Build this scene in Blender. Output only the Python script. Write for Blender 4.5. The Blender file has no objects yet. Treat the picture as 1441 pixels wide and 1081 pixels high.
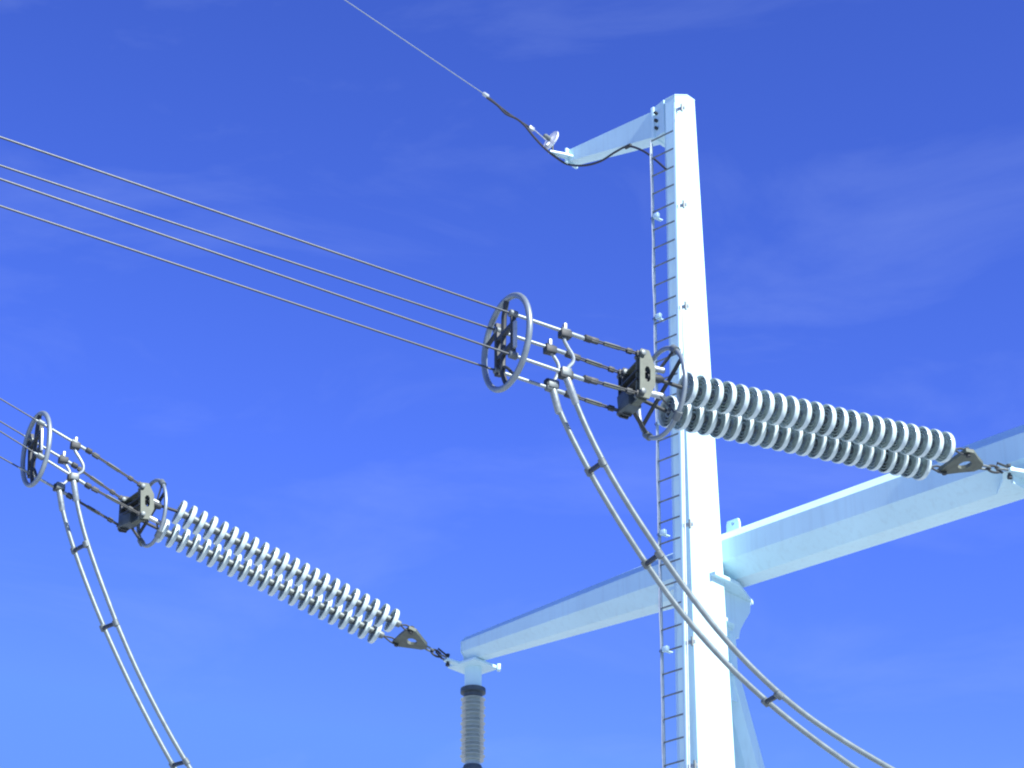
import bpy, bmesh, math, random
from mathutils import Vector as V, Matrix
random.seed(7)
R = math.radians
scene = bpy.context.scene
col = scene.collection

# ------------------------------------------------------------------ camera
FPX, PITCH = 3300.0, R(27.9)            # focal length in photo pixels (photo 1441 wide), upward tilt
CAM = V((0, 0, 1.7))
cd = bpy.data.cameras.new('camera')
cam = bpy.data.objects.new('camera', cd); col.objects.link(cam)
cam.location = CAM
cam.rotation_euler = (R(90) + PITCH, 0, 0)
cd.sensor_width = 36.0
cd.lens = FPX / 1441 * 36.0
cd.clip_end = 20000
scene.camera = cam

# ------------------------------------------------------------------ light
SUN_AZ, SUN_EL = R(135.5), R(40)          # azimuth clockwise from +Y
sd = V((math.sin(SUN_AZ) * math.cos(SUN_EL), math.cos(SUN_AZ) * math.cos(SUN_EL), math.sin(SUN_EL)))
sl = bpy.data.lights.new('sun', 'SUN')
sl.energy = 5.0; sl.angle = R(0.53); sl.color = (1.0, 0.985, 0.95)
so = bpy.data.objects.new('sun', sl); col.objects.link(so)
so.rotation_euler = sd.to_track_quat('Z', 'Y').to_euler()
so.location = (30, -10, 40)

w = bpy.data.worlds.new('World'); scene.world = w; w.use_nodes = True
nt = w.node_tree; N = nt.nodes; L = nt.links
bg = N['Background']
sky = N.new('ShaderNodeTexSky'); sky.sky_type = 'NISHITA'; sky.sun_disc = False
sky.sun_elevation = SUN_EL; sky.sun_rotation = SUN_AZ
sky.air_density = 1.0; sky.dust_density = 0.1; sky.ozone_density = 3.0; sky.altitude = 300
tint = N.new('ShaderNodeMix'); tint.data_type = 'RGBA'; tint.blend_type = 'MULTIPLY'
tint.inputs[0].default_value = 1.0
tint.inputs[7].default_value = (0.525, 0.485, 0.84, 1)
gm = N.new('ShaderNodeGamma'); gm.inputs['Gamma'].default_value = 1.6      # deep, saturated dry-air blue
L.new(sky.outputs[0], gm.inputs['Color']); L.new(gm.outputs[0], tint.inputs[6])
cap_ = N.new('ShaderNodeMix'); cap_.data_type = 'RGBA'; cap_.blend_type = 'DARKEN'; cap_.inputs[0].default_value = 1.0
cap_.inputs[7].default_value = (.92, 2.1, 6.2, 1)                            # no white haze along the horizon
L.new(tint.outputs[2], cap_.inputs[6])
# thin cirrus veils, very faint, fixed in the sky
tc = N.new('ShaderNodeTexCoord')
mp = N.new('ShaderNodeMapping'); mp.inputs['Rotation'].default_value = (R(12), R(-24), R(18)); mp.inputs['Scale'].default_value = (4.0, 6.0, 13.0)
L.new(tc.outputs['Generated'], mp.inputs[0])
nz = N.new('ShaderNodeTexNoise'); nz.inputs['Scale'].default_value = 1.6; nz.inputs['Detail'].default_value = 10; nz.inputs['Roughness'].default_value = 0.58
nz.inputs['Distortion'].default_value = 0.5
L.new(mp.outputs[0], nz.inputs['Vector'])
cr = N.new('ShaderNodeMapRange'); cr.inputs['From Min'].default_value = 0.50; cr.inputs['From Max'].default_value = 0.85
cr.inputs['To Min'].default_value = 0.0; cr.inputs['To Max'].default_value = 0.15
L.new(nz.outputs['Fac'], cr.inputs['Value'])
mx = N.new('ShaderNodeMix'); mx.data_type = 'RGBA'
L.new(cr.outputs[0], mx.inputs[0]); L.new(cap_.outputs[2], mx.inputs[6])
mx.inputs[7].default_value = (3.4, 4.4, 7.5, 1)
L.new(mx.outputs[2], bg.inputs['Color'])
bg.inputs['Strength'].default_value = 0.086
scene.view_settings.view_transform = 'Standard'
scene.view_settings.look = 'None'
scene.view_settings.exposure = 0.93
scene.view_settings.gamma = 1.0
scene.cycles.filter_width = 2.1               # the photograph is a little soft

# ------------------------------------------------------------------ picture point -> place
cp, sp = math.cos(PITCH), math.sin(PITCH)
def ray(x, y):
    u = (x - 720.5) / FPX; v = (540.5 - y) / FPX
    return V((u, cp - v * sp, sp + v * cp))
def at_z(x, y, z):
    r = ray(x, y); return CAM + r * ((z - CAM.z) / r.z)
def at_y(x, y, Y):
    r = ray(x, y); return CAM + r * (Y / r.y)
def at_plane(x, y, P, nrm):
    r = ray(x, y); return CAM + r * (nrm.dot(P - CAM) / nrm.dot(r))

# ------------------------------------------------------------------ materials
def mat(name, base, rough=0.5, metal=0.0, var=0.08, scale=6.0, streak=0.0, bump=0.0, bscale=60.0, coat=0.0, spec=0.5):
    m = bpy.data.materials.new(name); m.use_nodes = True
    t = m.node_tree; n = t.nodes; l = t.links
    b = n['Principled BSDF']
    b.inputs['Metallic'].default_value = metal
    b.inputs['Coat Weight'].default_value = coat
    b.inputs['Specular IOR Level'].default_value = spec
    c = n.new('ShaderNodeTexCoord')
    no = n.new('ShaderNodeTexNoise'); no.inputs['Scale'].default_value = scale; no.inputs['Detail'].default_value = 6
    l.new(c.outputs['Object'], no.inputs['Vector'])
    ra = n.new('ShaderNodeMapRange'); ra.inputs['From Min'].default_value = .3; ra.inputs['From Max'].default_value = .7
    ra.inputs['To Min'].default_value = 1 - var; ra.inputs['To Max'].default_value = 1 + var * .5
    l.new(no.outputs['Fac'], ra.inputs['Value'])
    f = ra.outputs[0]
    if streak:
        mp = n.new('ShaderNodeMapping'); mp.inputs['Scale'].default_value = (7, 7, .35)
        l.new(c.outputs['Object'], mp.inputs[0])
        n2 = n.new('ShaderNodeTexNoise'); n2.inputs['Scale'].default_value = 2.2; n2.inputs['Detail'].default_value = 8
        l.new(mp.outputs[0], n2.inputs['Vector'])
        r2 = n.new('ShaderNodeMapRange'); r2.inputs['From Min'].default_value = .5; r2.inputs['From Max'].default_value = .78
        r2.inputs['To Min'].default_value = 1; r2.inputs['To Max'].default_value = 1 - streak
        l.new(n2.outputs['Fac'], r2.inputs['Value'])
        mu = n.new('ShaderNodeMath'); mu.operation = 'MULTIPLY'
        l.new(f, mu.inputs[0]); l.new(r2.outputs[0], mu.inputs[1]); f = mu.outputs[0]
    hs = n.new('ShaderNodeMix'); hs.data_type = 'RGBA'; hs.blend_type = 'MULTIPLY'; hs.inputs[0].default_value = 1
    hs.inputs[6].default_value = (*base, 1)
    cb = n.new('ShaderNodeCombineColor')
    for i in range(3): l.new(f, cb.inputs[i])
    l.new(cb.outputs[0], hs.inputs[7]); l.new(hs.outputs[2], b.inputs['Base Color'])
    rr = n.new('ShaderNodeMapRange'); rr.inputs['To Min'].default_value = max(.05, rough - .08); rr.inputs['To Max'].default_value = min(1, rough + .08)
    l.new(no.outputs['Fac'], rr.inputs['Value']); l.new(rr.outputs[0], b.inputs['Roughness'])
    if bump:
        n3 = n.new('ShaderNodeTexNoise'); n3.inputs['Scale'].default_value = bscale; n3.inputs['Detail'].default_value = 4
        l.new(c.outputs['Object'], n3.inputs['Vector'])
        bp = n.new('ShaderNodeBump'); bp.inputs['Strength'].default_value = bump; bp.inputs['Distance'].default_value = .01
        l.new(n3.outputs['Fac'], bp.inputs['Height']); l.new(bp.outputs[0], b.inputs['Normal'])
    return m
M_PAINT = mat('pale_painted_steel', (.55, .79, .84), .42, 0, .07, 1.3, streak=.10, bump=.04, bscale=9)
M_GALV = mat('galvanised_steel', (.42, .47, .48), .42, .35, .18, 14, bump=.05)
M_RING = mat('aluminium_tube', (.23, .28, .30), .36, .35, .12, 9)
M_ALU = mat('stranded_aluminium', (.27, .32, .33), .42, .4, .15, 30)
M_COND = mat('weathered_conductor', (.046, .060, .074), .45, .25, .15, 30)
M_RUNG = mat('dull_steel_rung', (.16, .19, .20), .5, .3, .15, 20)
M_TUBE = mat('weathered_aluminium_cable', (.23, .28, .28), .40, .5, .15, 12)
M_DARK = mat('dark_forged_steel', (.028, .036, .038), .6, .0, .3, 20)
M_OLIVE = mat('weathered_olive_plate', (.10, .12, .092), .6, .1, .3, 12, bump=.1)
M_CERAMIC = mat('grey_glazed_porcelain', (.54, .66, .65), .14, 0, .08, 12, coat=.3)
M_UNDER = mat('shade_toned_ribbed_porcelain', (.31, .40, .38), .35, 0, .3, 22, coat=.15)  # darker than the glaze: shade inside the recessed ribs put into the colour
M_CAP = mat('cap_iron', (.15, .18, .18), .5, .3, .2, 25)
M_SHED = mat('grey_post_porcelain', (.36, .45, .44), .2, 0, .1, 10, coat=.4)
M_FLANGE = mat('dark_cast_flange', (.075, .10, .11), .5, .3, .2, 15)
M_BLACK = mat('black_cable_sheath', (.022, .024, .035), .5, 0, .2, 15)
M_WIRE = mat('thin_steel_wire', (.44, .50, .54), .35, .5, .1, 15)
M_GRAVEL = mat('pale_gravel', (.38, .40, .40), .95, 0, .25, .35, bump=.6, bscale=20)
M_CONC = mat('concrete', (.42, .41, .39), .9, 0, .15, 3, bump=.2)

# ------------------------------------------------------------------ mesh helpers
def basis(P, x, up=V((0, 0, 1))):
    x = x.normalized(); y = up.cross(x).normalized(); z = x.cross(y)
    m = Matrix((x, y, z)).transposed().to_4x4(); m.translation = P
    return m
class MB:
    def __init__(s): s.bm = bmesh.new()
    def loft(s, rings, closed=False, caps=True):
        vs = [[s.bm.verts.new(p) for p in r] for r in rings]
        n = len(vs[0]); k = len(vs)
        for i in range(k if closed else k - 1):
            a, b = vs[i], vs[(i + 1) % k]
            for j in range(n):
                s.bm.faces.new((a[j], a[(j + 1) % n], b[(j + 1) % n], b[j]))
        if caps and not closed:
            s.bm.faces.new(vs[0][::-1]); s.bm.faces.new(vs[-1])
        return s
    def tube(s, pts, r, seg=10, closed=False):
        pts = [V(p) for p in pts]; k = len(pts)
        rs = r if isinstance(r, (list, tuple)) else [r] * k
        T = []
        for i in range(k):
            a = pts[(i - 1) % k] if closed or i > 0 else pts[i]
            b = pts[(i + 1) % k] if closed or i < k - 1 else pts[i]
            T.append((b - a).normalized())
        up = V((0, 0, 1)) if abs(T[0].z) < .9 else V((1, 0, 0))
        u = (up - T[0] * up.dot(T[0])).normalized()
        rings = []
        for i in range(k):
            u = (u - T[i] * u.dot(T[i])).normalized(); v = T[i].cross(u)
            rings.append([pts[i] + (u * math.cos(2 * math.pi * j / seg) + v * math.sin(2 * math.pi * j / seg)) * rs[i] for j in range(seg)])
        return s.loft(rings, closed)
    def lathe(s, P, ax, prof, seg=28, caps=True):
        m = basis(V(P), V(ax), V((0, 0, 1)) if abs(V(ax).normalized().z) < .95 else V((0, 1, 0)))
        rings = [[m @ V((a, r * math.cos(2 * math.pi * j / seg), r * math.sin(2 * math.pi * j / seg))) for j in range(seg)] for a, r in prof]
        return s.loft(rings, False, caps)
    def box(s, m, sx, sy, sz, bev=0.0):
        g = bmesh.ops.create_cube(s.bm, size=1, matrix=m @ Matrix.Diagonal((sx, sy, sz, 1)))
        if bev:
            es = list({e for v in g['verts'] for e in v.link_edges})
            bmesh.ops.bevel(s.bm, geom=es, offset=bev, segments=2, affect='EDGES', profile=.5)
        return s
    def bar(s, a, b, wy, wz, up=V((0, 0, 1)), bev=0.0):
        a, b = V(a), V(b)
        return s.box(basis((a + b) / 2, b - a, up), (b - a).length, wy, wz, bev)
    def prism(s, poly, m, z0, z1):
        return s.loft([[m @ V((x, y, z0)) for x, y in poly], [m @ V((x, y, z1)) for x, y in poly]])
    def holed(s, outer, inner, m, z0, z1):        # plate with one hole; both outlines have the same number of points
        n = len(outer); q = []
        for z in (z0, z1):
            q.append(([s.bm.verts.new(m @ V((x, y, z))) for x, y in outer], [s.bm.verts.new(m @ V((x, y, z))) for x, y in inner]))
        (o0, i0), (o1, i1) = q
        for j in range(n):
            k = (j + 1) % n
            for f in ((o0[k], o0[j], i0[j], i0[k]), (o1[j], o1[k], i1[k], i1[j]), (o0[j], o0[k], o1[k], o1[j]), (i0[k], i0[j], i1[j], i1[k])):
                s.bm.faces.new(f)
        return s
    def build(s, name, m, parent=None, ang=35, origin=None):
        bmesh.ops.recalc_face_normals(s.bm, faces=s.bm.faces)
        org = origin if origin is not None else (ROOTS[parent.name] if parent is not None else V((0, 0, 0)))
        bmesh.ops.translate(s.bm, verts=s.bm.verts, vec=-V(org))
        me = bpy.data.meshes.new(name); s.bm.to_mesh(me); s.bm.free()
        for p in me.polygons: p.use_smooth = True
        me.set_sharp_from_angle(angle=R(ang))
        me.materials.append(m)
        o = bpy.data.objects.new(name, me); col.objects.link(o)
        if parent is not None: o.parent = parent
        else: o.location = org
        ROOTS[o.name] = V(org)
        return o
ROOTS = {}
def tag(o, label, cat, group=None, kind=None):
    if label: o['label'] = label
    if cat: o['category'] = cat
    if group: o['group'] = group
    if kind: o['kind'] = kind
    return o
def thing(name, label, cat, P, group=None):
    o = bpy.data.objects.new(name, None); col.objects.link(o)
    o.location = P; o.empty_display_size = .2; ROOTS[o.name] = V(P)
    return tag(o, label, cat, group)
def smooth_path(pts, n=6):                       # Catmull-Rom through the points
    pts = [V(p) for p in pts]; out = []
    for i in range(len(pts) - 1):
        p0 = pts[i - 1] if i else pts[0] * 2 - pts[1]
        p1, p2 = pts[i], pts[i + 1]
        p3 = pts[i + 2] if i + 2 < len(pts) else p2 * 2 - p1
        for k in range(n):
            t = k / n
            out.append(.5 * ((2 * p1) + (p2 - p0) * t + (2 * p0 - 5 * p1 + 4 * p2 - p3) * t * t + (3 * p1 - p0 - 3 * p2 + p3) * t ** 3))
    out.append(pts[-1]); return out
def lerp(a, b, t): return a + (b - a) * t

# ------------------------------------------------------------------ ground
g = MB(); g.box(Matrix.Translation((0, 0, -.5)), 12000, 12000, 1.0)
tag(g.build('ground', M_GRAVEL), None, None, kind='structure')

# ------------------------------------------------------------------ main directions of the gantry
BB = V((-.7386, .6742, 0)).normalized()          # along the crossbeam, away to the left
BN = V((-.6742, -.7386, 0)).normalized()         # out of the crossbeam face, towards the incoming line
UP = V((0, 0, 1))
B0 = at_y(985, 805, 28.6)                        # beam axis behind the pole
ZB = B0.z
POLE = V((2.412, 28.0, 0)); PTOP = 21.09
def pole_w(z): return .420 + (PTOP - z) * .0264
def octa(P, ex, ey, W):
    r = W / 2 / math.cos(R(22.5))
    return [P + (ex * math.cos(R(22.5 + 45 * k)) + ey * math.sin(R(22.5 + 45 * k))) * r for k in range(8)]

def make_pole(base, label, PTOP=PTOP):
    t = thing('steel_pole', label, 'steel pole', base)
    m = MB()
    zs = [0.02] + [PTOP * i / 12 for i in range(1, 12)] + [PTOP]
    m.loft([octa(base + UP * z, BN, BB, pole_w(z)) for z in zs])
    m.build('shaft', M_PAINT, t, 30)
    m = MB(); m.loft([octa(base + UP * z, BN, BB, pole_w(PTOP) + e) for z, e in ((PTOP + .003, .0), (PTOP + .006, .010), (PTOP + .024, .010), (PTOP + .034, -.03))])
    m.build('cap_plate', M_PAINT, t, 30)
    m = MB(); m.loft([octa(base + UP * z, BN, BB, 1.35) for z in (.0, .05)]); m.build('base_plate', M_PAINT, t)
    return t
pole = make_pole(POLE, 'tall tapering white octagonal steel pole with the climbing ladder on its left face')

# collar plates around the pole, reaching back to the brace
def collar(z, reach, half, tip, th=.045):
    m = MB(); M = basis(POLE + UP * z, -BN)      # x: away behind the pole, y: +-BB
    m.prism([(-.15, -half), (.34, -half), (reach, -tip), (reach, tip), (.34, half), (-.12, half)], M, -th / 2, th / 2)
    return m
for z, rch, hf, tp in ((13.60, .98, .39, .14), (13.08, .52, .30, .12), (12.46, .50, .31, .12)):
    c = collar(z, rch, hf, tp).build('collar_plate', M_PAINT, pole)

# earth wire arm at the pole head
ZA = 20.90
arm_n = V(BN * .02)
a_joint = POLE + BB * .39 + UP * (ZA - .03)
a_tip = at_plane(806, 222, POLE + BN * .02, BN)
def rect(P, hn, hz, zoff=0): return [P + BN * hn + UP * (hz + zoff), P - BN * hn + UP * (hz + zoff), P - BN * hn + UP * (-hz + zoff), P + BN * hn + UP * (-hz + zoff)]
m = MB(); m.loft([rect(a_joint, .115, .225), rect(lerp(a_joint, a_tip, .5), .10, .165), rect(a_tip, .085, .10)])
arm = m.build('earth_wire_arm', M_PAINT, pole)
m = MB(); m.loft([rect(POLE + BB * .17 + UP * ZA, .145, .275), rect(a_joint - BB * .03, .135, .26)])
m.build('arm_socket', M_PAINT, arm)
m = MB(); m.bar(a_joint - BB * .035, a_joint + BB * .025, .30, .54, bev=.006); m.build('bolted_flange', M_PAINT, arm)
for dz in (.13, 0, -.13):
    m = MB(); Pb = a_joint + BN * .128 - BB * .08 + UP * dz
    m.lathe(Pb, BN, [(-.03, .026), (.055, .026), (.06, .02)], 6); m.build('bolt', M_DARK, arm)
m = MB(); Mt = basis(a_tip + BB * .03, BB)
m.box(Mt, .04, .26, .25, .008); m.build('end_plate', M_PAINT, arm)
lug_e = a_tip + BB * .02 - UP * .05
m = MB(); m.prism([(-.10, -.06), (.10, -.06), (.30, -.035), (.30, .035), (.10, .06), (-.10, .06)], basis(a_tip + BN * .12 - UP * .04, BN + BB * .4), -.012, .012)
m.build('wire_lug', M_PAINT, arm)

# ------------------------------------------------------------------ crossbeam
beam = thing('crossbeam', 'long pale octagonal steel crossbeam passing behind the ladder pole', 'crossbeam', B0)
S_TIP = 4.17
def beam_w(s): return .365 + (S_TIP - s) * (.320 / S_TIP) if s > 0 else .685 + (-s) * .019 if s > -6 else .80
m = MB(); m.loft([octa(B0 + BB * s, UP, BN, beam_w(s)) for s in (S_TIP, 3, 1.5, 0, -1.5, -3, -4.5, -6, -8, -10.2)])
bo = m.build('beam_body', M_PAINT, beam, 30)
# lifting lug on top of the beam by the pole
lp = at_plane(1032, 737, B0, BN)
m = MB(); k = 12
out = [(-.105, -.16), (-.05, -.16), (.05, -.16), (.105, -.16), (.105, -.06), (.105, .03), (.09, .09), (.03, .09), (-.03, .09), (-.09, .09), (-.105, .03), (-.105, -.06)]
inn = [(.026 * math.cos(R(a)), .035 + .026 * math.sin(R(a))) for a in (235, 255, 285, 305, 340, 10, 45, 80, 100, 135, 170, 200)]
m.holed(out, inn, Matrix(((BB.x, 0, BN.x, lp.x), (BB.y, 0, BN.y, lp.y), (0, 1, 0, lp.z - .04), (0, 0, 0, 1))), -.018, .018)
m.build('lifting_lug', M_PAINT, beam)
# cap and square end plate at the tip
tipc = B0 + BB * S_TIP
m = MB(); m.loft([octa(tipc + BB * d, UP, BN, .365 + e) for d, e in ((.003, .012), (.018, .012))]); m.build('end_cap', M_PAINT, beam, 30)
ZP = ZB - .225
plc = at_z(666, 939, ZP)
m = MB(); Mp = Matrix(((BB.x, BN.x, 0, plc.x), (BB.y, BN.y, 0, plc.y), (0, 0, 1, plc.z), (0, 0, 0, 1)))
m.box(Mp, .52, .52, .04, .005); m.build('end_plate', M_PAINT, beam)
m = MB(); m.box(Mp @ Matrix.Translation((-.02, 0, .11)), .26, .20, .21, .01); m.build('plate_saddle', M_PAINT, beam)
m = MB(); m.box(Mp @ Matrix.Translation((-.258, -.258, .0)) @ Matrix.Rotation(R(45), 4, 'Z'), .05, .10, .09, .006); m.build('corner_lug', M_PAINT, beam)
L0 = at_z(630, 929, ZP + .03)
m = MB(); dv = (L0 - plc); dv.z = 0
m.bar(plc + dv * .55, L0 + dv.normalized() * .04, .11, .035, bev=.004); m.build('string_lug', M_PAINT, beam)
# attachment plate for the middle phase, on the near face
R0 = at_plane(1420, 664, B0 + BN * .62, BN)
m = MB(); Mq = basis(R0, -BN)
m.prism([(-.06, -.06), (.12, -.16), (.40, -.42), (.40, .42), (.12, .16), (-.06, .06)], Mq, -.02, .02)
m.build('string_plate', M_PAINT, beam)
m = MB(); m.bar(R0 - BN * .05 - UP * .02, R0 - BN * .40 - UP * .02, .03, .22); m.build('gusset', M_PAINT, beam)

# ------------------------------------------------------------------ brace leg behind the pole
LX = POLE - BN * .45 - BB * .03
leg = thing('brace_leg', 'pale inclined steel leg propping the crossbeam behind the white pole', 'brace', V((LX.x, LX.y, 0)) - BN * 4.6)
m = MB()
ztop, zk = 13.58, 12.42
def pr(P, hc, hb): return [P - BN * hc + BB * hb, P + BN * hc + BB * hb, P + BN * hc - BB * hb, P - BN * hc - BB * hb]
m.loft([pr(LX + UP * 13.575 - BN * .16, .29, .13), pr(LX + UP * 13.42 - BN * .15, .27, .13), pr(LX + UP * 13.24 - BN * .08, .20, .13), pr(LX + UP * 13.10 - BN * .03, .155, .13), pr(LX + UP * 12.98 - BN * .01, .14, .13)])
m.build('bracket_head', M_PAINT, leg)
kn = LX + UP * zk
m = MB(); m.loft([octa(LX + UP * 13.0, BN, BB, .29), octa(kn - UP * .35, BN, BB, .32)]); m.build('upper_stub', M_PAINT, leg, 30)
foot = V((LX.x, LX.y, 0)) - BN * 4.6
ax = (foot - kn).normalized()
m = MB(); ex = (BN - ax * BN.dot(ax)).normalized()
m.loft([octa(lerp(kn, foot, t), ex, BB, .35 + t * .22) for t in (0, .25, .5, .75, 1)]); m.build('leg_shaft', M_PAINT, leg, 30)

# second pole of the frame, carrying the other end of the beam
p2 = make_pole(V((POLE.x, POLE.y, 0)) - BB * 9.4, 'white octagonal steel pole outside the picture carrying the far right beam end', 19.3)  # unseen; height shaped so its shadow stops partway along the beam

# ------------------------------------------------------------------ climbing ladder
def lad(x, y, zg): return at_plane(x, y, POLE + BN * (pole_w(zg) / 2 + .13), BN)
l1, l2 = lad(917.5, 235, 20.2), lad(934.5, 1060, 11.3)
r1, r2 = lad(951.5, 235, 20.2), lad(966.5, 1060, 11.3)
def onl(a, b, z): return lerp(a, b, (z - a.z) / (b.z - a.z))
ladder = thing('climbing_ladder', 'narrow steel ladder running up the left face of the white pole', 'ladder', onl(l1, l2, .6))
m = MB(); m.bar(onl(l1, l2, .6), onl(l1, l2, 20.36), .05, .014, up=BB, bev=.003); m.build('stile', M_WIRE, ladder)
m = MB(); m.bar(onl(r1, r2, .6), onl(r1, r2, 20.85), .055, .05, up=BB, bev=.004); m.build('stile', M_PAINT, ladder)
m = MB(); o1 = BN * .05 - BB * .075
m.tube([onl(r1, r2, .6) + o1, onl(r1, r2, 20.6) + o1], .011, 8); m.build('fall_arrest_rail', M_GALV, ladder)
m = MB(); o2 = -BB * .015
pts = []
z = .6
while z < 20.5:
    pts.append(onl(l1, l2, z) + BN * .03 + BB * (.008 * math.sin(z * 5.1) * math.sin(z * 1.3))); z += .1
m.tube(pts, .008, 6); m.build('safety_rope', M_WIRE, ladder)
z = .9
while z < 20.5:
    m = MB(); m.tube([onl(l1, l2, z), onl(r1, r2, z)], .0115, 8); m.build('rung', M_RUNG, ladder); z += .3
z = 20.72 - 1.62 * 12
while z < 21:
    a, b = onl(l1, l2, z), onl(r1, r2, z)
    if z < 20.3:
        m = MB(); m.bar(a - BB * .03 + BN * .02, a - BB * .12 + BN * .02, .045, .07, bev=.006); m.bar(a - BB * .03, a - BN * .13 - BB * .05, .05, .012)
        m.build('standoff_plate', M_PAINT, ladder)
        m = MB(); m.lathe(a + BN * .0 - BB * .005, BB, [(-.03, .02), (.035, .02)], 8); m.build('standoff_bolt', M_DARK, ladder)
    m = MB(); m.bar(b + BN * .02, b - BB * .15 - BN * .03, .02, .05, bev=.003)
    m.build('pole_clip', M_GALV, ladder)
    m = MB(); m.lathe(b - BB * .12 - BN * .0, UP, [(-.06, .017), (.06, .017)], 8); m.build('clip_bolt', M_CAP, ladder)
    z += 1.62

# ------------------------------------------------------------------ insulator string (built once along +X, tower end at 0)
ND, DP = 22, .158
def make_string():
    root = thing('insulator_string', '', 'insulator string', V((0, 0, 0)))
    prof = [(-.030, .040), (-.036, .062), (-.034, .100), (-.026, .142), (-.016, .164), (-.002, .174), (.034, .176), (.043, .173), (.045, .166), (.030, .158), (.012, .150)]
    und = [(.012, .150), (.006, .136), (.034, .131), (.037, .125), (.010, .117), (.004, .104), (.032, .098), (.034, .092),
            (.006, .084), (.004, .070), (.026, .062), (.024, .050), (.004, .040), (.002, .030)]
    sb = MB(); sb.lathe((0, 0, 0), (1, 0, 0), prof, 32)
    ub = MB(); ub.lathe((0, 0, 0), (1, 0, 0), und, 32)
    cb = MB(); cb.lathe((0, 0, 0), (1, 0, 0), [(-.125, .018), (-.122, .030), (-.112, .047), (-.05, .054), (-.036, .050), (-.030, .030)], 18)
    pb = MB(); pb.lathe((0, 0, 0), (1, 0, 0), [(.0, .016), (.052, .013)], 10)
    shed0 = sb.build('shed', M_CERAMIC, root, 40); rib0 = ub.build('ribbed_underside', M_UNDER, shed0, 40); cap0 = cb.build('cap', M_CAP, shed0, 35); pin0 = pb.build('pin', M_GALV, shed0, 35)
    for i in range(1, ND):
        s = shed0.copy(); col.objects.link(s); s.location = (i * DP, 0, 0)
        s.rotation_euler = (random.uniform(0, 6), random.uniform(-.014, .014), random.uniform(-.014, .014))
        for ch in (rib0, cap0, pin0):
            d = ch.copy(); col.objects.link(d); d.parent = s
        s.parent = root
    return root
def copy_tree(o, parent=None):
    c = o.copy(); col.objects.link(c)
    if parent is not None: c.parent = parent
    for ch in o.children: copy_tree(ch, c)
    return c
string0 = make_string(); first_string = [True]

# ------------------------------------------------------------------ hanging post insulator under the beam tip
def make_post(pt, axis, label):
    post = thing('post_insulator', label, 'post insulator', pt)
    m = MB(); m.lathe(pt, -UP, [(.0, .125), (.30, .120)], 24); m.build('neck', M_PAINT, post)
    z = .30
    for unit in range(3):
        P = pt - UP * z
        m = MB(); m.lathe(P, -UP, [(.0, .15), (.012, .18), (.075, .18), (.09, .135), (.14, .128)], 28); m.build('flange', M_FLANGE, post)
        m = MB(); prof = [(.13, .106)]
        q = .165
        i = 0
        while q < 1.12:
            rr = .178 if i % 2 == 0 else .162
            prof += [(q - .012, .106), (q - .002, rr - .02), (q + .006, rr), (q + .011, rr - .004), (q + .008, .112), (q + .013, .106)]
            q += .060; i += 1
        prof.append((1.16, .106))
        m.lathe(P, -UP, prof, 32); m.build('ribbed_core', M_SHED, post, 40)
        m = MB(); m.lathe(P, -UP, [(1.15, .128), (1.20, .135), (1.215, .18), (1.275, .18), (1.288, .15)], 28); m.build('flange', M_FLANGE, post)
        z += 1.29
    foot = pt - UP * (z + .10)
    m = MB(); m.lathe(pt - UP * (z - .01), -UP, [(0, .06), (.09, .06)], 12); m.build('foot_stud', M_GALV, post)
    m = MB(); m.bar(foot - axis * .30, foot + axis * .30, .09, .035, bev=.006); m.build('jumper_bracket', M_GALV, post)
    return foot - UP * .05

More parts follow.
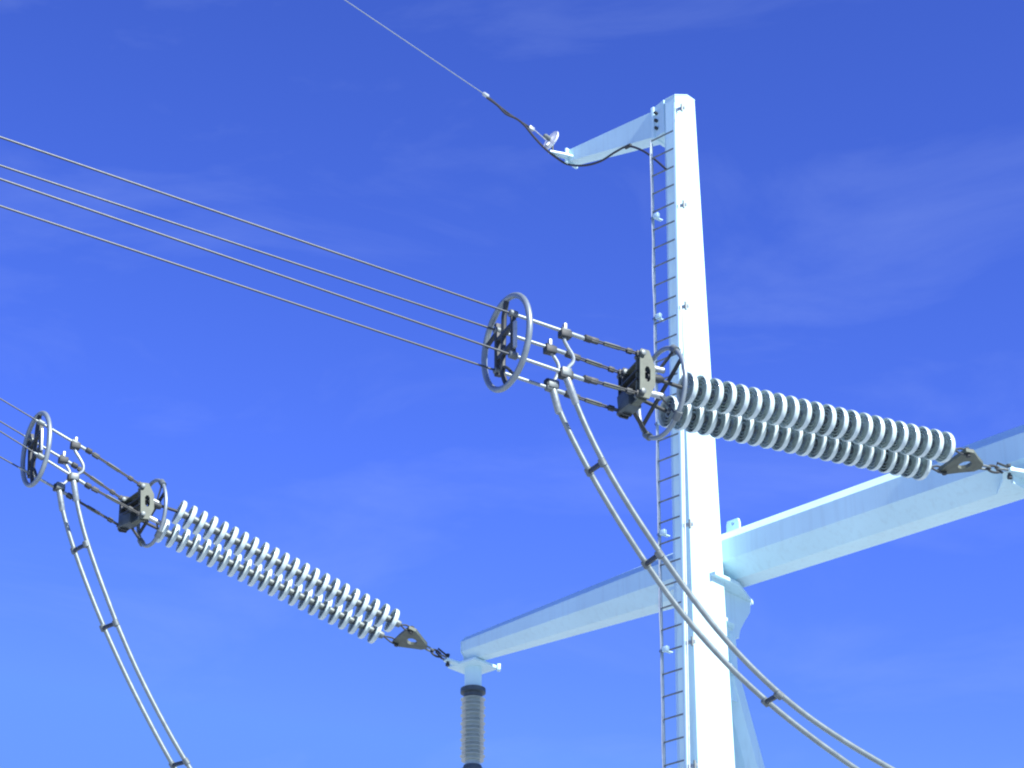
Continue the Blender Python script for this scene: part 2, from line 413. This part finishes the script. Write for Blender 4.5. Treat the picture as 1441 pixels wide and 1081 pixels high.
# ------------------------------------------------------------------ one phase of the incoming line
def phase(P0, az, wid, D):
    az = R(az); a = V((-math.sin(az), -math.cos(az), 0)); e2 = V((-math.cos(az), math.sin(az), 0))
    nrm = V((a.y, -a.x, 0))
    def pl(x, y, k): return at_plane(x, y, P0 + e2 * (k * wid / 2), nrm)       # k = -1: near side, +1: far side, 0: middle
    ph = D['name']
    # --- the two strings
    ends = {}
    for k, (x1, y1), (x2, y2), lab in ((-1, *D['s_near'], D['lab_near']), (1, *D['s_far'], D['lab_far'])):
        A, B = pl(x1, y1, k), pl(x2, y2, k)
        st = string0 if first_string[0] else copy_tree(string0)
        first_string[0] = False
        sc = (B - A).length / (DP * (ND - 1))
        st.matrix_world = basis(A, B - A) @ Matrix.Diagonal((sc, sc, sc, 1))
        tag(st, lab, 'insulator string', 'porcelain insulator strings of the incoming line')
        d = (B - A).normalized(); ends[k] = (A - d * .12, B + d * .05, d)
    # --- yoke plate at the tower end and its shackle chain
    mid = (ends[-1][0] + ends[1][0]) / 2; d = (ends[-1][2] + ends[1][2]).normalized()
    yb = mid - d * .20
    ydir = (ends[1][0] - ends[-1][0]); hw = ydir.length / 2
    yt = thing('yoke_plate', D['lab_tyoke'], 'yoke plate', yb, 'triangular yoke plates at the beam ends of the strings')
    yy = (ydir - d * ydir.dot(d)).normalized(); zz = (-d).cross(yy)
    My = Matrix(((-d.x, yy.x, zz.x, yb.x), (-d.y, yy.y, zz.y, yb.y), (-d.z, yy.z, zz.z, yb.z), (0, 0, 0, 1)))
    h = hw + .05
    out = [(-.06, -h), (-.07, 0), (-.06, h), (.05, h + .005), (.20, h * .62), (.33, .09), (.37, 0), (.33, -.09), (.20, -h * .62), (.05, -h - .005)]
    ang = [215, 180, 145, 110, 75, 35, 0, -35, -75, -110]
    inn = [(.13 + .075 * math.cos(R(t)), .095 * math.sin(R(t))) for t in ang]
    m = MB(); m.holed(out, inn, My, -.022, .022); m.build('plate', M_OLIVE, yt)
    for k in (-1, 1):
        m = MB(); m.lathe(My @ V((0, k * hw, 0)), zz, [(-.06, .022), (-.055, .03), (.055, .03), (.06, .022)], 10); m.build('pin', M_DARK, yt)
        m = MB(); q = My @ V((0, k * hw, 0)); m.tube([q + zz * .035, q + zz * .035 + d * .10, ends[k][0]], .012, 8); m.tube([q - zz * .035, q - zz * .035 + d * .10, ends[k][0]], .012, 8)
        m.tube([ends[k][0] - d * .02, ends[k][0] + d * .1], .02, 8)
        m.build('ball_socket', M_DARK, yt)
    apex = My @ V((.33, 0, 0))
    ch = thing('shackle_chain', D['lab_chain'], 'shackle chain', P0, 'shackle chains on the beam lugs')
    dist = (P0 - apex); nl = D['links']; u = dist.normalized()
    side = u.cross(UP).normalized(); vv = u.cross(side)
    for i in range(nl):
        c0 = lerp(apex, P0, (i - .12) / nl); c1 = lerp(apex, P0, (i + 1.12) / nl)
        s = side if i % 2 == 0 else vv
        hwid = .034; pp = []
        for j in range(16):
            t = 2 * math.pi * j / 16
            cc = lerp(c0, c1, .5 - .5 * math.cos(t)); pp.append(cc + s * hwid * math.sin(t) * 1.25)
        m = MB(); m.tube(pp, .015, 8, True); m.build('link', M_DARK if i % 2 else M_CAP, ch)
    m = MB(); m.lathe(P0, UP, [(-.09, .018), (-.088, .03), (-.05, .03), (-.048, .018), (.06, .018), (.062, .03), (.09, .03)], 10); m.build('shackle_pin', M_DARK, ch)
    m = MB(); m.tube([P0 - u * .02 + UP * .06, P0 - u * .16 + UP * .09, P0 - u * .20 + UP * .02, P0 - u * .10 - UP * .03], .014, 8); m.build('shackle_bow', M_DARK, ch)
    # --- line-end yoke block
    c = {q: pl(*D['yoke'][q], kk) for q, kk in (('A', -1), ('C', -1), ('B', 1), ('D', 1))}
    ctr = (c['A'] + c['B'] + c['C'] + c['D']) / 4
    ly = thing('yoke_assembly', D['lab_lyoke'], 'yoke assembly', ctr, 'boxed steel yokes joining strings and conductors')
    dl = (ends[-1][2] + ends[1][2]).normalized()
    for k, q0, q1, mm in ((-1, 'A', 'C', M_OLIVE), (1, 'B', 'D', M_DARK)):
        mcen = (c[q0] + c[q1]) / 2
        hz = (c[q0] - c[q1]).length / 2 + .05
        xx = dl; zz2 = (c[q0] - c[q1]).normalized(); xx = (xx - zz2 * xx.dot(zz2)).normalized(); yyv = zz2.cross(xx)
        Mv = Matrix(((xx.x, yyv.x, zz2.x, mcen.x), (xx.y, yyv.y, zz2.y, mcen.y), (xx.z, yyv.z, zz2.z, mcen.z), (0, 0, 0, 1)))
        poly = [(.05, -hz), (.065, -hz * .9), (.065, hz * .9), (.05, hz), (-.05, hz), (-.125, .11), (-.125, -.11), (-.05, -hz)]
        m = MB()
        for off in (-.035, .035):
            hole = [(-.03 + .042 * math.cos(R(q_)), .10 * hz / .3 * math.sin(R(q_))) for q_ in (-70, -35, 35, 70, 110, 145, 215, 250)]
            m.holed(poly, hole, Mv @ Matrix.Rotation(R(90), 4, 'X'), -off - .011, -off + .011)
        m.build('side_plate', mm, ly)
        for sg in (1, -1):
            m = MB(); m.lathe(Mv @ V((.035, 0, sg * (hz - .06))), yyv, [(-.085, .02), (-.08, .032), (.08, .032), (.085, .02)], 10); m.build('bolt', M_CAP, ly)
        m = MB(); m.tube([Mv @ V((-.10, 0, 0)), ends[k][1]], .022, 10)
        m.lathe(Mv @ V((-.10, 0, 0)), -dl, [(-.05, .03), (.10, .05), (.15, .03)], 12); m.build('string_socket', M_DARK, ly)
    mA = (c['A'] + c['C']) / 2; mB_ = (c['B'] + c['D']) / 2
    m = MB()
    for dz in (.05, -.05):
        m.bar(mA - dl * .02 + UP * dz, mB_ - dl * .02 + UP * dz, .20, .022)
    m.build('cross_plate', M_DARK, ly)
    m = MB(); m.bar(c['D'] + UP * .07 + dl * .02, lerp(c['D'], c['C'], .45) + UP * .09 - dl * .02, .17, .20, bev=.01); m.build('counterweight', M_FLANGE, ly)
    m = MB(); m.bar(c['C'] - dl * .02, c['D'] - dl * .02, .09, .02); m.build('tie_bar', M_OLIVE, ly)
    m = MB(); m.bar(c['A'] - dl * .02 - UP * .02, c['B'] - dl * .02 - UP * .02, .09, .02)
    m.build('tie_bar', M_OLIVE, ly)
    # --- corona rings
    def ring(px, lab, rr, sx, rt, grp):
        yaw = R(D['ring_az']); e2 = V((-math.cos(yaw), math.sin(yaw), 0))
        P = pl(*px, 0)
        t = thing('corona_ring', lab, 'corona ring', P, grp)
        e3 = UP
        def rp(th, f=1.0): return P + e2 * (rr * sx * f * math.sin(th)) + e3 * (rr * f * math.cos(th))
        m = MB(); m.tube([rp(2 * math.pi * j / 64) for j in range(64)], rt, 12, True); m.build('ring_tube', M_RING, t)
        return t, P, e3, rp
    t, P, e3, rp = ring(D['ring_y'], D['lab_ry'], *D['ring_y_r'], 'corona rings beside the insulator strings')
    for q, th in (('A', -38), ('C', -142), ('B', 52), ('D', 140)):
        m = MB(); s0 = lerp(c[q], ctr, .35)
        if q in 'AC':
            e = s0 - dl * .24
            m.lathe(s0 - dl * .06, -dl, [(0, .030), (.02, .036), (.24, .034), (.25, .02)], 12); m.build('support_stub', M_GALV, t)
            m = MB(); m.bar(e, rp(R(th)), .045, .016)
        else: m.bar(s0, rp(R(th)), .045, .016)
        m.build('ring_bracket', M_DARK, t)
        m = MB(); tg = rp(R(th + 3)) - rp(R(th - 3)); m.lathe(rp(R(th)) - tg.normalized() * .05, tg, [(0, .044), (.1, .044)], 12); m.build('clamp', M_CAP, t)
    m = MB(); m.bar(rp(R(-62), .97), rp(R(118), .97), .04, .02); m.build('cross_bar', M_DARK, t)
    t, P, e3, rp = ring(D['ring_s'], D['lab_rs'], *D['ring_s_r'], 'corona rings around the bundled conductors')
    # spacer frame inside that ring: conductor crossings at this station
    cr_ = {q: D['cond_at'](pl, q, D['ring_s'][0] + dx) for q, dx in D['ring_x'].items()}
    m = MB(); m.tube([rp(0, .98), lerp(rp(0), P, .35) + e2 * .06, lerp(rp(math.pi), P, .35) + e2 * .09, rp(math.pi, .98)], .03, 8); m.build('ring_support', M_DARK, t)
    m = MB(); m.bar(cr_['A'] + UP * .03, cr_['C'] - UP * .03, .035, .055, bev=.004); m.build('spacer_bar', M_DARK, t)
    m = MB(); m.bar(lerp(cr_['A'], cr_['C'], .22) + e2 * -.03 - UP * .0, lerp(cr_['A'], cr_['C'], .86) + e2 * -.03, .075, .03, bev=.004); m.build('spacer_weight', M_GALV, t)
    m = MB(); m.bar(cr_['B'] + UP * .08, cr_['D'] - UP * .06, .05, .07, bev=.004); m.build('spacer_bar', M_DARK, t)
    for f in (.25, .72):
        m = MB(); m.bar(lerp(cr_['A'], cr_['C'], f), lerp(cr_['B'], cr_['D'], f), .05, .05, bev=.004); m.build('cross_bar', M_DARK, t)
    m = MB(); m.tube(smooth_path([cr_['D'] + UP * .05, P - e3 * .30 + e2 * .0, lerp(rp(R(200)), P, .1), rp(R(215))], 5), .018, 8); m.build('ring_bracket', M_DARK, t)
    m = MB(); m.bar(cr_['B'], rp(R(75)), .04, .03); m.build('ring_bracket', M_DARK, t)
    for q in 'ABCD':
        dd = D['cdir'](pl, q)
        m = MB(); m.lathe(cr_[q] - dd * .05, dd, [(0, .03), (.01, .042), (.09, .042), (.1, .03)], 12); m.build('conductor_clamp', M_CAP, t)
    # --- conductors, dead-end clamps, tension links
    T = {}
    for q, kk in (('A', -1), ('B', 1), ('C', -1), ('D', 1)):
        (x0, y0), (xt, yt_), (xe, ye) = D['cond'][q]
        F, Tq, Eq = pl(x0, y0, kk), pl(xt, yt_, kk), pl(xe, ye, kk)
        T[q] = Tq
        u = (F - Tq).normalized(); far = F + u * D['ext']
        nn = 16; pts = []
        for i in range(nn + 1):
            s = i / nn; p = lerp(Tq, far, s); pts.append(p)
        m = MB(); m.tube([Tq + u * .05] + pts[1:], D['cr'], 10)
        tag(m.build('conductor', M_COND, None, 35, Tq), D['lab_c'][q], 'conductor', 'bundled overhead conductors')
        t = thing('dead_end_clamp', D['lab_d'][q], 'dead-end clamp', Tq, 'dead-end clamps of the bundled conductors')
        m = MB(); ln = (Eq - Tq).length
        m.lathe(Tq + u * .62, -u, [(0, D['cr'] + .001), (.04, D['cr'] + .007), (.55, D['cr'] + .009), (.60, D['cr'] + .014), (.62 + ln * .85, D['cr'] + .014), (.62 + ln, .02)], 14)
        m.build('clamp_body', M_ALU, t)
        m = MB(); m.lathe(Tq + u * .06, -u, [(0, .035), (.005, .043), (.10, .043), (.105, .035)], 12); m.build('collar', M_DARK if q in 'B' else M_CAP, t)
        m = MB(); m.lathe(Eq - u * -.02, -u, [(0, .02), (.02, .04), (.09, .04), (.10, .02)], 10); m.build('eye', M_DARK, t)
        # tension link to the yoke
        Y = c[q] + dl * .0; uu = (Y - Eq); ll = uu.length; un = uu.normalized()
        t = thing('tension_link', D['lab_t'][q], 'tension link', Eq, 'dark tension links between yoke and conductor clamps')
        m = MB(); sd_ = un.cross(UP).normalized()
        for sg in (1, -1): m.tube([Eq + un * .05 + sd_ * .018 * sg, Y + sd_ * .018 * sg], .0095, 7)
        m.build('rod_pair', M_DARK, t)
        for f, l_, r_ in ((.16, .10, .030), (.46, .20, .022), (.76, .07, .028), (.94, .09, .032)):
            m = MB(); Pm = Eq + un * (ll * f); m.bar(Pm - un * l_ / 2, Pm + un * l_ / 2, r_ * 1.5, r_ * 2, bev=.006); m.build('adjuster', M_DARK if f != .46 else M_OLIVE, t)
    # --- jumper leads from the upper clamps and the two jumper cables
    for key, kk0, kk1, lab in (('lead_near', -1, -1, D['lab_l1']), ('lead_far', 1, 1, D['lab_l2'])):
        pts = [pl(x, y, kk0) for x, y in D[key]]
        t = thing('jumper_lead', lab, 'jumper lead', pts[0], 'curved leads between upper and lower conductors')
        m = MB(); m.tube(smooth_path(pts, 6), .021, 10); m.build('lead_rod', M_ALU, t)
        m = MB(); q = pts[0]; m.box(Matrix.Translation(q) @ basis(V((0, 0, 0)), a), .13, .10, .085, .012); m.build('terminal_clamp', M_DARK, t)
        m = MB(); m.bar(pts[0] + UP * .03, pts[0] + UP * .13, .05, .035, up=a, bev=.005); m.build('terminal_stud', M_GALV, t)
        m = MB(); m.box(Matrix.Translation(pts[-1]) @ basis(V((0, 0, 0)), a), .12, .11, .10, .015); m.build('terminal_clamp', M_CAP, t)
    jp = {}
    for key, kk, lab in (('j_far', 1, D['lab_j1']), ('j_near', -1, D['lab_j2'])):
        pts = [pl(x, y, kk) for x, y in D[key]]
        # beyond the last sighted point the cable swings through its low point to the foot of the post insulator
        v = (pts[-1] - pts[-2]).normalized(); E = D['j_end'] + e2 * (kk * wid / 2)
        span = (E - pts[-1]).length; hd = E - pts[-1]; hd.z = 0; hd.normalize()
        P1, m0, m1 = pts[-1], v * span * 1.1, (hd + UP * .25) * span * 1.0
        for i in range(1, 9):
            q = i / 8
            pts.append(P1 * (2 * q**3 - 3 * q**2 + 1) + m0 * (q**3 - 2 * q**2 + q) + E * (-2 * q**3 + 3 * q**2) + m1 * (q**3 - q**2))
        pts.append(E + hd * .12 + UP * .03)
        for _ in range(3):
            pts = smooth_path(pts, 2)
            pts = [pts[0]] + [pts[i] * .5 + (pts[i - 1] + pts[i + 1]) * .25 for i in range(1, len(pts) - 1)] + [pts[-1]]
            pts = [pts[0]] + [pts[i] * .5 + (pts[i - 1] + pts[i + 1]) * .25 for i in range(1, len(pts) - 1)] + [pts[-1]]
            pts = pts[::2] if len(pts) % 2 else pts[::2] + [pts[-1]]
        t = thing('jumper_cable', lab, 'jumper cable', pts[0], 'drooping twin jumper cables')
        m = MB(); m.tube(smooth_path(pts, 6), .031, 12); m.build('cable', M_TUBE, t)
        d0 = (pts[1] - pts[0]).normalized()
        m = MB(); m.lathe(pts[0] - d0 * .02, d0, [(0, .03), (.02, .04), (.10, .042), (.34, .040), (.36, .032)], 12); m.build('compression_sleeve', M_ALU, t)
        m = MB(); m.box(basis(pts[0], a), .16, .09, .10, .02); m.build('tee_terminal', M_DARK, t)
        jp[kk] = pts
    for (xa, ya), (xb, yb_), lab in D['spacers']:
        A, B = pl(xa, ya, 1), pl(xb, yb_, -1)
        t = thing('jumper_spacer', lab, 'cable spacer', (A + B) / 2, 'short spacers between twin jumper cables')
        m = MB(); m.bar(A, B, .035, .05, bev=.005); m.build('spacer_bar', M_DARK, t)
        for Q, kk in ((A, 1), (B, -1)):
            # direction of the cable at the clamp
            best = min(range(len(jp[kk]) - 1), key=lambda i: ((jp[kk][i] + jp[kk][i + 1]) / 2 - Q).length)
            dd = (jp[kk][best + 1] - jp[kk][best]).normalized()
            m = MB(); m.lathe(Q - dd * .045, dd, [(0, .034), (.008, .042), (.082, .042), (.09, .034)], 12); m.build('clamp', M_CAP, t)
    return pl, ends, jp

def lin(D):
    def f(pl, q, x):
        (x0, y0), (x1, y1), _ = D['cond'][q]
        return pl(x, y0 + (y1 - y0) * (x - x0) / (x1 - x0), -1 if q in 'AC' else 1)
    def g_(pl, q):
        (x0, y0), (x1, y1), _ = D['cond'][q]; k = -1 if q in 'AC' else 1
        return (pl(x0, y0, k) - pl(x1, y1, k)).normalized()
    D['cond_at'] = f; D['cdir'] = g_

RT = dict(name='right', ring_az=60, links=3, ext=45, cr=.0116,
    s_near=((1330, 630), (969, 548)), s_far=((1297, 655), (943, 580)),
    yoke=dict(A=(905, 500), C=(905, 556), B=(880, 527), D=(880, 581)),
    ring_y=(931, 553), ring_y_r=(.51, .90, .027), ring_s=(713, 482), ring_s_r=(.52, .92, .034),
    ring_x=dict(A=9, C=9, B=-12, D=-12),
    cond=dict(A=((0, 193), (796, 467.5), (823, 475.5)), B=((0, 233), (774, 490), (797, 498)),
              C=((0, 252), (796, 525.5), (822, 532.5)), D=((0, 290), (775, 547), (796, 554))),
    lead_near=[(795, 471), (794, 479), (799, 489), (806, 501), (806, 510), (799, 518), (795, 525)],
    lead_far=[(774, 493), (780, 503), (785, 512), (786, 521), (782, 532), (776, 542)],
    j_far=[(776, 541), (778, 558), (790, 586), (808, 623), (834, 675), (868, 731), (911, 797), (949, 852), (974, 881), (1013, 924), (1030, 943), (1077, 987), (1130, 1031), (1199, 1079)],
    j_near=[(796, 528), (807, 561), (825, 604), (846, 647), (878, 704), (930, 783), (977, 844), (1002, 880), (1037, 921), (1095, 977), (1130, 1006), (1186, 1044), (1248, 1079)],
    spacers=[((829, 664), (848, 651), 'short spacer near the top of the right jumper pair'),
             ((909, 794), (928, 780), 'short spacer on the right jumper pair in front of the ladder'),
             ((1078, 988), (1096, 978), 'short spacer on the right jumper pair beside the leg')],
    lab_near='upper right string of pale insulator discs, nearer the top of the picture',
    lab_far='lower right string of pale insulator discs crossing the white pole',
    lab_tyoke='dark triangular yoke plate in front of the right beam arm',
    lab_chain='shackle chain hooked to the bracket on the right beam arm',
    lab_lyoke='dark olive yoke block beside the ladder, at the left end of the right strings',
    lab_ry='thin grey ring in front of the ladder around the right strings',
    lab_rs='large grey ring around the four upper conductors left of the pole',
    lab_c=dict(A='topmost of the four upper conductors crossing the left of the sky', B='second from top of the four upper conductors',
               C='third from top of the four upper conductors', D='lowest of the four upper conductors'),
    lab_d=dict(A='bright clamp at the end of the topmost upper conductor', B='bright clamp at the end of the second upper conductor',
               C='bright clamp at the end of the third upper conductor', D='bright clamp at the end of the lowest upper conductor'),
    lab_t=dict(A='topmost dark link left of the ladder', B='second dark link from the top, left of the ladder',
               C='third dark link from the top, left of the ladder', D='lowest dark link left of the ladder'),
    lab_l1='S-shaped lead below the clamp of the topmost upper conductor', lab_l2='curved lead below the clamp of the second upper conductor',
    lab_j1='left lower cable of the jumper pair crossing in front of the white pole', lab_j2='right upper cable of the jumper pair crossing in front of the white pole')
LT = dict(name='left', ring_az=47, links=3, ext=40, cr=.0106,
    s_near=((553, 874), (254, 722)), s_far=((529, 890), (230, 748)),
    yoke=dict(A=(203, 686), C=(203, 727), B=(176, 705), D=(174, 743)),
    ring_y=(214, 722), ring_y_r=(.485, .66, .027), ring_s=(51, 632), ring_s_r=(.535, .60, .034),
    ring_x=dict(A=7, C=6, B=-8, D=-8),
    cond=dict(A=((0, 561), (106, 624), (122, 633)), B=((0, 593), (89, 646), (102, 653.5)),
              C=((0, 607), (103, 671), (121, 682)), D=((0, 643), (82, 689), (95, 696.5))),
    lead_near=[(106, 628), (106, 635), (112, 645), (117, 655), (116, 663), (109, 668), (104, 672)],
    lead_far=[(89, 648), (94, 656), (98, 664), (98, 672), (91, 680), (84, 685)],
    j_far=[(83, 687), (84, 700), (89, 722), (96, 748), (104, 776), (128, 838), (146, 885), (180, 960), (217, 1030), (244, 1079), (268, 1120), (300, 1168)],
    j_near=[(103, 673), (105, 690), (110, 716), (117, 751), (133, 795), (150, 838), (163, 877), (192, 947), (230, 1019), (265, 1079), (292, 1122), (326, 1168)],
    spacers=[((104, 775), (121, 766), 'short spacer near the top of the left jumper pair'),
             ((145, 884), (163, 877), 'short spacer halfway down the left jumper pair'),
             ((243, 1077), (262, 1072), 'short spacer on the left jumper pair at the bottom of the picture')],
    lab_near='upper of the two left strings of pale insulator discs',
    lab_far='lower of the two left strings of pale insulator discs',
    lab_tyoke='dark triangular yoke plate with a hole left of the beam tip',
    lab_chain='shackle chain hooked to the square plate under the beam tip',
    lab_lyoke='dark olive yoke block at the upper left end of the left strings',
    lab_ry='grey ring standing at the upper left end of the left strings',
    lab_rs='grey ring around the four lower conductors at the left edge',
    lab_c=dict(A='topmost of the four lower conductors at the left edge', B='second from top of the four lower conductors at the left edge',
               C='third from top of the four lower conductors at the left edge', D='lowest of the four lower conductors at the left edge'),
    lab_d=dict(A='bright clamp at the end of the topmost lower conductor', B='bright clamp at the end of the second lower conductor',
               C='bright clamp at the end of the third lower conductor', D='bright clamp at the end of the bottom lower conductor'),
    lab_t=dict(A='topmost dark link at the far left yoke block', B='second dark link from the top at the far left yoke block',
               C='third dark link from the top at the far left yoke block', D='lowest dark link at the far left yoke block'),
    lab_l1='curved lead below the clamp of the topmost lower conductor', lab_l2='curved lead below the clamp of the second lower conductor',
    lab_j1='left cable of the jumper pair hanging at the lower left', lab_j2='right cable of the jumper pair hanging at the lower left')
lin(RT); lin(LT)
def az_e2(a): return V((-math.cos(R(a)), math.sin(R(a)), 0))
LT['j_end'] = make_post(plc - UP * .02, az_e2(64), 'ribbed grey post insulator hanging below the beam tip')
sR = -5.12
RT['j_end'] = make_post(B0 + BB * sR - UP * (beam_w(sR) / 2 - .02), az_e2(62), 'ribbed grey post insulator under the beam arm just outside the right edge')
phase(R0, 62, .45, RT)
phase(L0, 64, .50, LT)

# ------------------------------------------------------------------ earth wire at the pole head
az = R(52); ea = V((-math.sin(az), -math.cos(az), 0)); en = V((ea.y, -ea.x, 0))
EP = a_tip + BN * .33 + BB * .10 - UP * .04
def ew(x, y): return at_plane(x, y, EP, en)
wf, wc = ew(485, 0), ew(685, 135)
u = (wf - wc).normalized()
m = MB(); m.tube([wc, wf, wf + u * 35], .007, 8)
tag(m.build('earth_wire', M_ALU, None, 35, wc), 'single thin wire running from the pole head arm to the top edge', 'wire')
t = thing('earth_wire_clamp', 'thin rod and clips holding the earth wire end above the black lead', 'wire clamp', wc)
m = MB(); m.lathe(wc + u * .08, -u, [(0, .012), (.02, .032), (.10, .032), (.12, .014)], 10); m.build('end_clip', M_GALV, t)
m = MB(); m.tube(smooth_path([wc, ew(712, 157), ew(731, 170), ew(748, 181)], 4), .014, 8); m.build('preformed_grip', M_DARK, t)
m = MB(); m.tube([ew(746, 178), ew(768, 197)], .009, 8); m.build('link_rod', M_GALV, t)
m = MB(); P = ew(748, 181); m.box(basis(P, u), .09, .045, .06, .008); m.build('thimble', M_GALV, t)
t = thing('disc_insulator', 'single small white disc on the earth wire beside the arm tip', 'insulator', ew(776, 198))
P = ew(776, 198); u2 = (ew(740, 172) - ew(790, 210)).normalized()
m = MB(); m.lathe(P, u2, [(-.05, .03), (-.035, .07), (-.015, .15), (.005, .165), (.018, .16), (.012, .09), (.03, .04), (.035, .02)], 24); m.build('shed', mat('white_porcelain', (.72, .75, .76), .2, 0, .05, 9, coat=.3), t)
m = MB(); m.lathe(P, u2, [(.03, .035), (.12, .04), (.15, .02)], 12); m.build('cap', M_CAP, t)
m = MB(); m.tube([P - u2 * .04, lerp(P, EP, .6) + UP * .01, EP], .016, 8); m.build('eye_link', M_DARK, t)
m = MB(); m.tube([P + u2 * .05 - UP * .08, P + u2 * .10 - UP * .16], .022, 8); m.build('arcing_horn', M_GALV, t)
bp_ = [(685, 135), (700, 146), (712, 158), (727, 165), (738, 174), (751, 190), (766, 206), (782, 219), (799, 229)]
pts = [ew(x, y) - UP * .03 for x, y in bp_]
e1 = POLE + BN * .22
pts += [at_plane(x, y, e1, BN) for x, y in ((822, 233), (845, 227), (866, 214), (884, 206), (904, 212), (921, 224), (937, 238))]
t = thing('bonding_cable', 'black lead drooping below the pole head arm to the pole', 'cable', pts[0])
m = MB(); m.tube(smooth_path(pts, 6), .017, 8); m.build('cable', M_BLACK, t)
m = MB(); P = pts[12]; m.lathe(P - BB * .05, BB, [(0, .03), (.1, .03)], 10); m.build('cable_clip', M_DARK, t)
